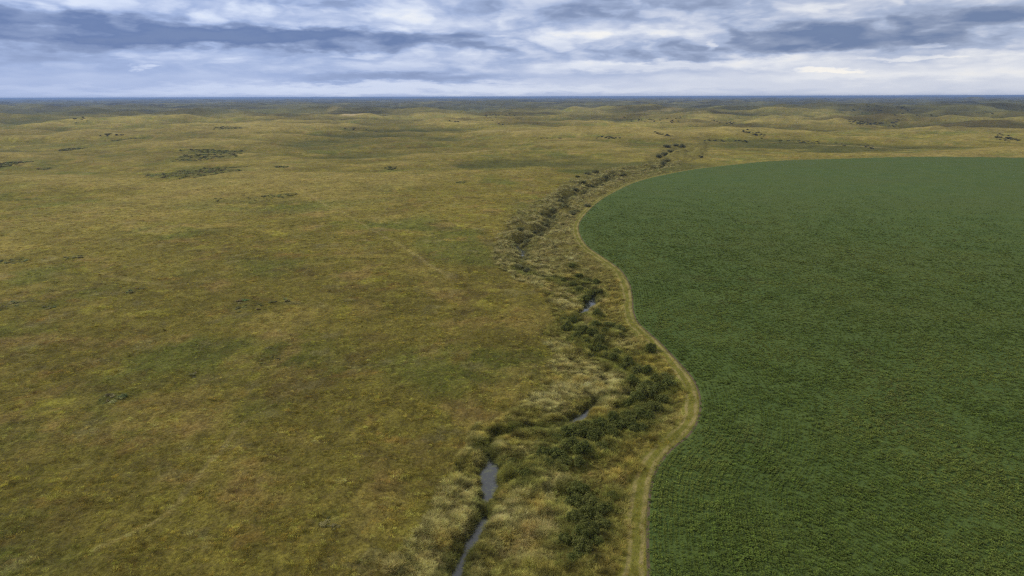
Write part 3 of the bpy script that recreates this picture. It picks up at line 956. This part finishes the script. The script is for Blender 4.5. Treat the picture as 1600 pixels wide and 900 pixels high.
first = None
for desc, tone_w, kindw, items in CLUMPS:
    items = sorted(items, key=lambda t: (-t[1], t[0]))
    for j, (px, py, rad) in enumerate(items):
        x, y, z = ground_at(px, py)
        v = (j * 3 + len(desc)) % len(SH)
        root = bpy.data.objects.new('willow_shrub', None); COL.objects.link(root)
        root.empty_display_size = 0.5
        root.location = (x, y, z - 0.05); root.rotation_euler = (0, 0, random.uniform(0, 6.28))
        hs = random.uniform(0.75, 1.45)
        root.scale = (rad * 1.12, rad * 1.12 * random.uniform(0.85, 1.1), rad * hs * (0.95 if kindw == 0 else 0.6))
        root['label'] = '%s shrub, %s in %s' % (tone_w, ordinal(j, len(items)), desc)
        root['category'] = 'shrub'; root['group'] = 'willow shrubs along the creek'
        f = bpy.data.objects.new('foliage', SH[v][1 if kindw else (3 if (j * 7 + len(desc)) % 5 == 0 else 0)]); COL.objects.link(f); f.parent = root
        s_ = bpy.data.objects.new('stems', SH[v][2]); COL.objects.link(s_); s_.parent = root

# low scrub on the prairie and brush lines too far off to count
low = [foliage_mesh(700 + i, 260, 4, 0.42, 0.55)[0] for i in range(4)]
mls, gls = mat('scrub_leaf')
finish(gls, gls.attr('tint', 'INSTANCER', 'Color'), 0.7, 0.2, trans=0.2)
c_low = proto_collection('low_scrub', low, mls)
P = []
for x0, y0, rx, ry, s in SCRUB:
    n = int(min(500, 0.10 * s * 3.14 * rx * ry * (1 if rx > 15 else 3))) + 4
    a = RNG.uniform(0, 6.28, n); q = np.sqrt(RNG.uniform(0, 1, n)) * 1.15
    P.append(np.stack([x0 + rx * q * np.cos(a), y0 + ry * q * np.sin(a)], -1))
P = np.concatenate(P)
m_ok = scrub_mask(P[:, 0], P[:, 1]) > 0.25
P = P[m_ok]
rr = np.hypot(P[:, 0], P[:, 1])
s = RNG.uniform(0.5, 1.15, len(P)) ** 2 * (1 + 1.8 * sst(rr, 300, 800) * .6)
scatter('low_scrub', c_low, len(low), np.stack([P[:, 0], P[:, 1], height(P[:, 0], P[:, 1])], -1), up(len(P), .05), np.stack([s, s, s * .38], -1),
        vary(np.broadcast_to(C(.185, .185, .065), (len(P), 3)), .35, len(P)), 'dark patches of low scrub dotted over the prairie', 'scrub')

FAR = [((975, 187), (1065, 189), 2.2, 60), ((1325, 191), (1400, 196), 3, 60), ((1380, 184), (1470, 184), 2, 50), ((1555, 213), (1592, 219), 4, 34), ((757, 180), (808, 184), 1.6, 40),
       ((760, 190), (790, 190), 1.4, 22), ((700, 190), (718, 190), 1, 10), ((115, 191), (137, 191), 1.2, 14), ((150, 216), (236, 213), 1.0, 36), ((930, 214), (970, 216), 2, 26), ((1110, 192), (1150, 193), 1, 20),
       ((1160, 205), (1195, 213), 3, 26), ((1100, 219), (1170, 221), 2.5, 20), ((1190, 217), (1290, 223), 3, 16), ((1300, 225), (1370, 231), 2.5, 10), ((530, 203), (590, 205), 1, 22), ((1330, 172), (1420, 172), 1.2, 50), ((1230, 167), (1300, 168), 1, 40),
       ((1020, 207), (1050, 213), 2, 14), ((75, 160), (100, 160), .8, 30), ((480, 166), (560, 167), .8, 40), ((1520, 178), (1590, 180), 1.5, 40), ((1090, 243), (1100, 246), 2, 5), ((840, 215), (890, 217), 1, 9)]
P, S = [], []
for (xa, ya), (xb, yb), spread, n in FAR:
    for i in range(n):
        t = random.random()
        x, y, z = ground_at(xa + (xb - xa) * t, ya + (yb - ya) * t + random.gauss(0, spread * 0.45))
        P.append((x, y, z - 0.3)); S.append(random.uniform(0.7, 1.25) * min(5.0, 1.2 + math.hypot(x, y) / 1000))
P, S = np.array(P), np.array(S)
farb = [foliage_mesh(760 + i, 300, 5, 0.40, 0.8)[0] for i in range(4)]
c_far = proto_collection('far_brush', farb, mls)
scatter('distant_brush', c_far, 4, P, up(len(P), .05), np.stack([S * 1.2, S * 1.2, S * .55], -1), vary(np.broadcast_to(C(.075, .078, .040), (len(P), 3)), .25, len(P)),
        'thin dark lines of distant brush and trees across the plain', 'brush')

# ------------------------------------------------------------------ haze
hz = bpy.data.meshes.new('haze')
B = 62000.0; z0, z1 = float(Z.min()) - 1.5, max(float(Z.max()), CAM_H) + 6
print('relief', Z.min(), Z.max())
vs = [(sx_ * B, sy_ * B, zz) for zz in (z0, z1) for sx_, sy_ in ((-1, -1), (1, -1), (1, 1), (-1, 1))]
hz.from_pydata(vs, [], [(0, 3, 2, 1), (4, 5, 6, 7), (0, 1, 5, 4), (1, 2, 6, 5), (2, 3, 7, 6), (3, 0, 4, 7)])
mh = bpy.data.materials.new('haze_air'); mh.use_nodes = True
gh = G(mh.node_tree)
pv = gh.n('ShaderNodeVolumePrincipled')
pv.inputs['Color'].default_value = (0.30, 0.45, 0.78, 1); pv.inputs['Density'].default_value = 1 / 15000.0
pv.inputs['Anisotropy'].default_value = 0.2
oh = gh.n('ShaderNodeOutputMaterial'); gh.nt.links.new(pv.outputs[0], oh.inputs['Volume'])
ho = link('haze', hz, mh, kind='stuff'); ho['label'] = 'thin bluish haze over the far plain'; ho['category'] = 'haze'
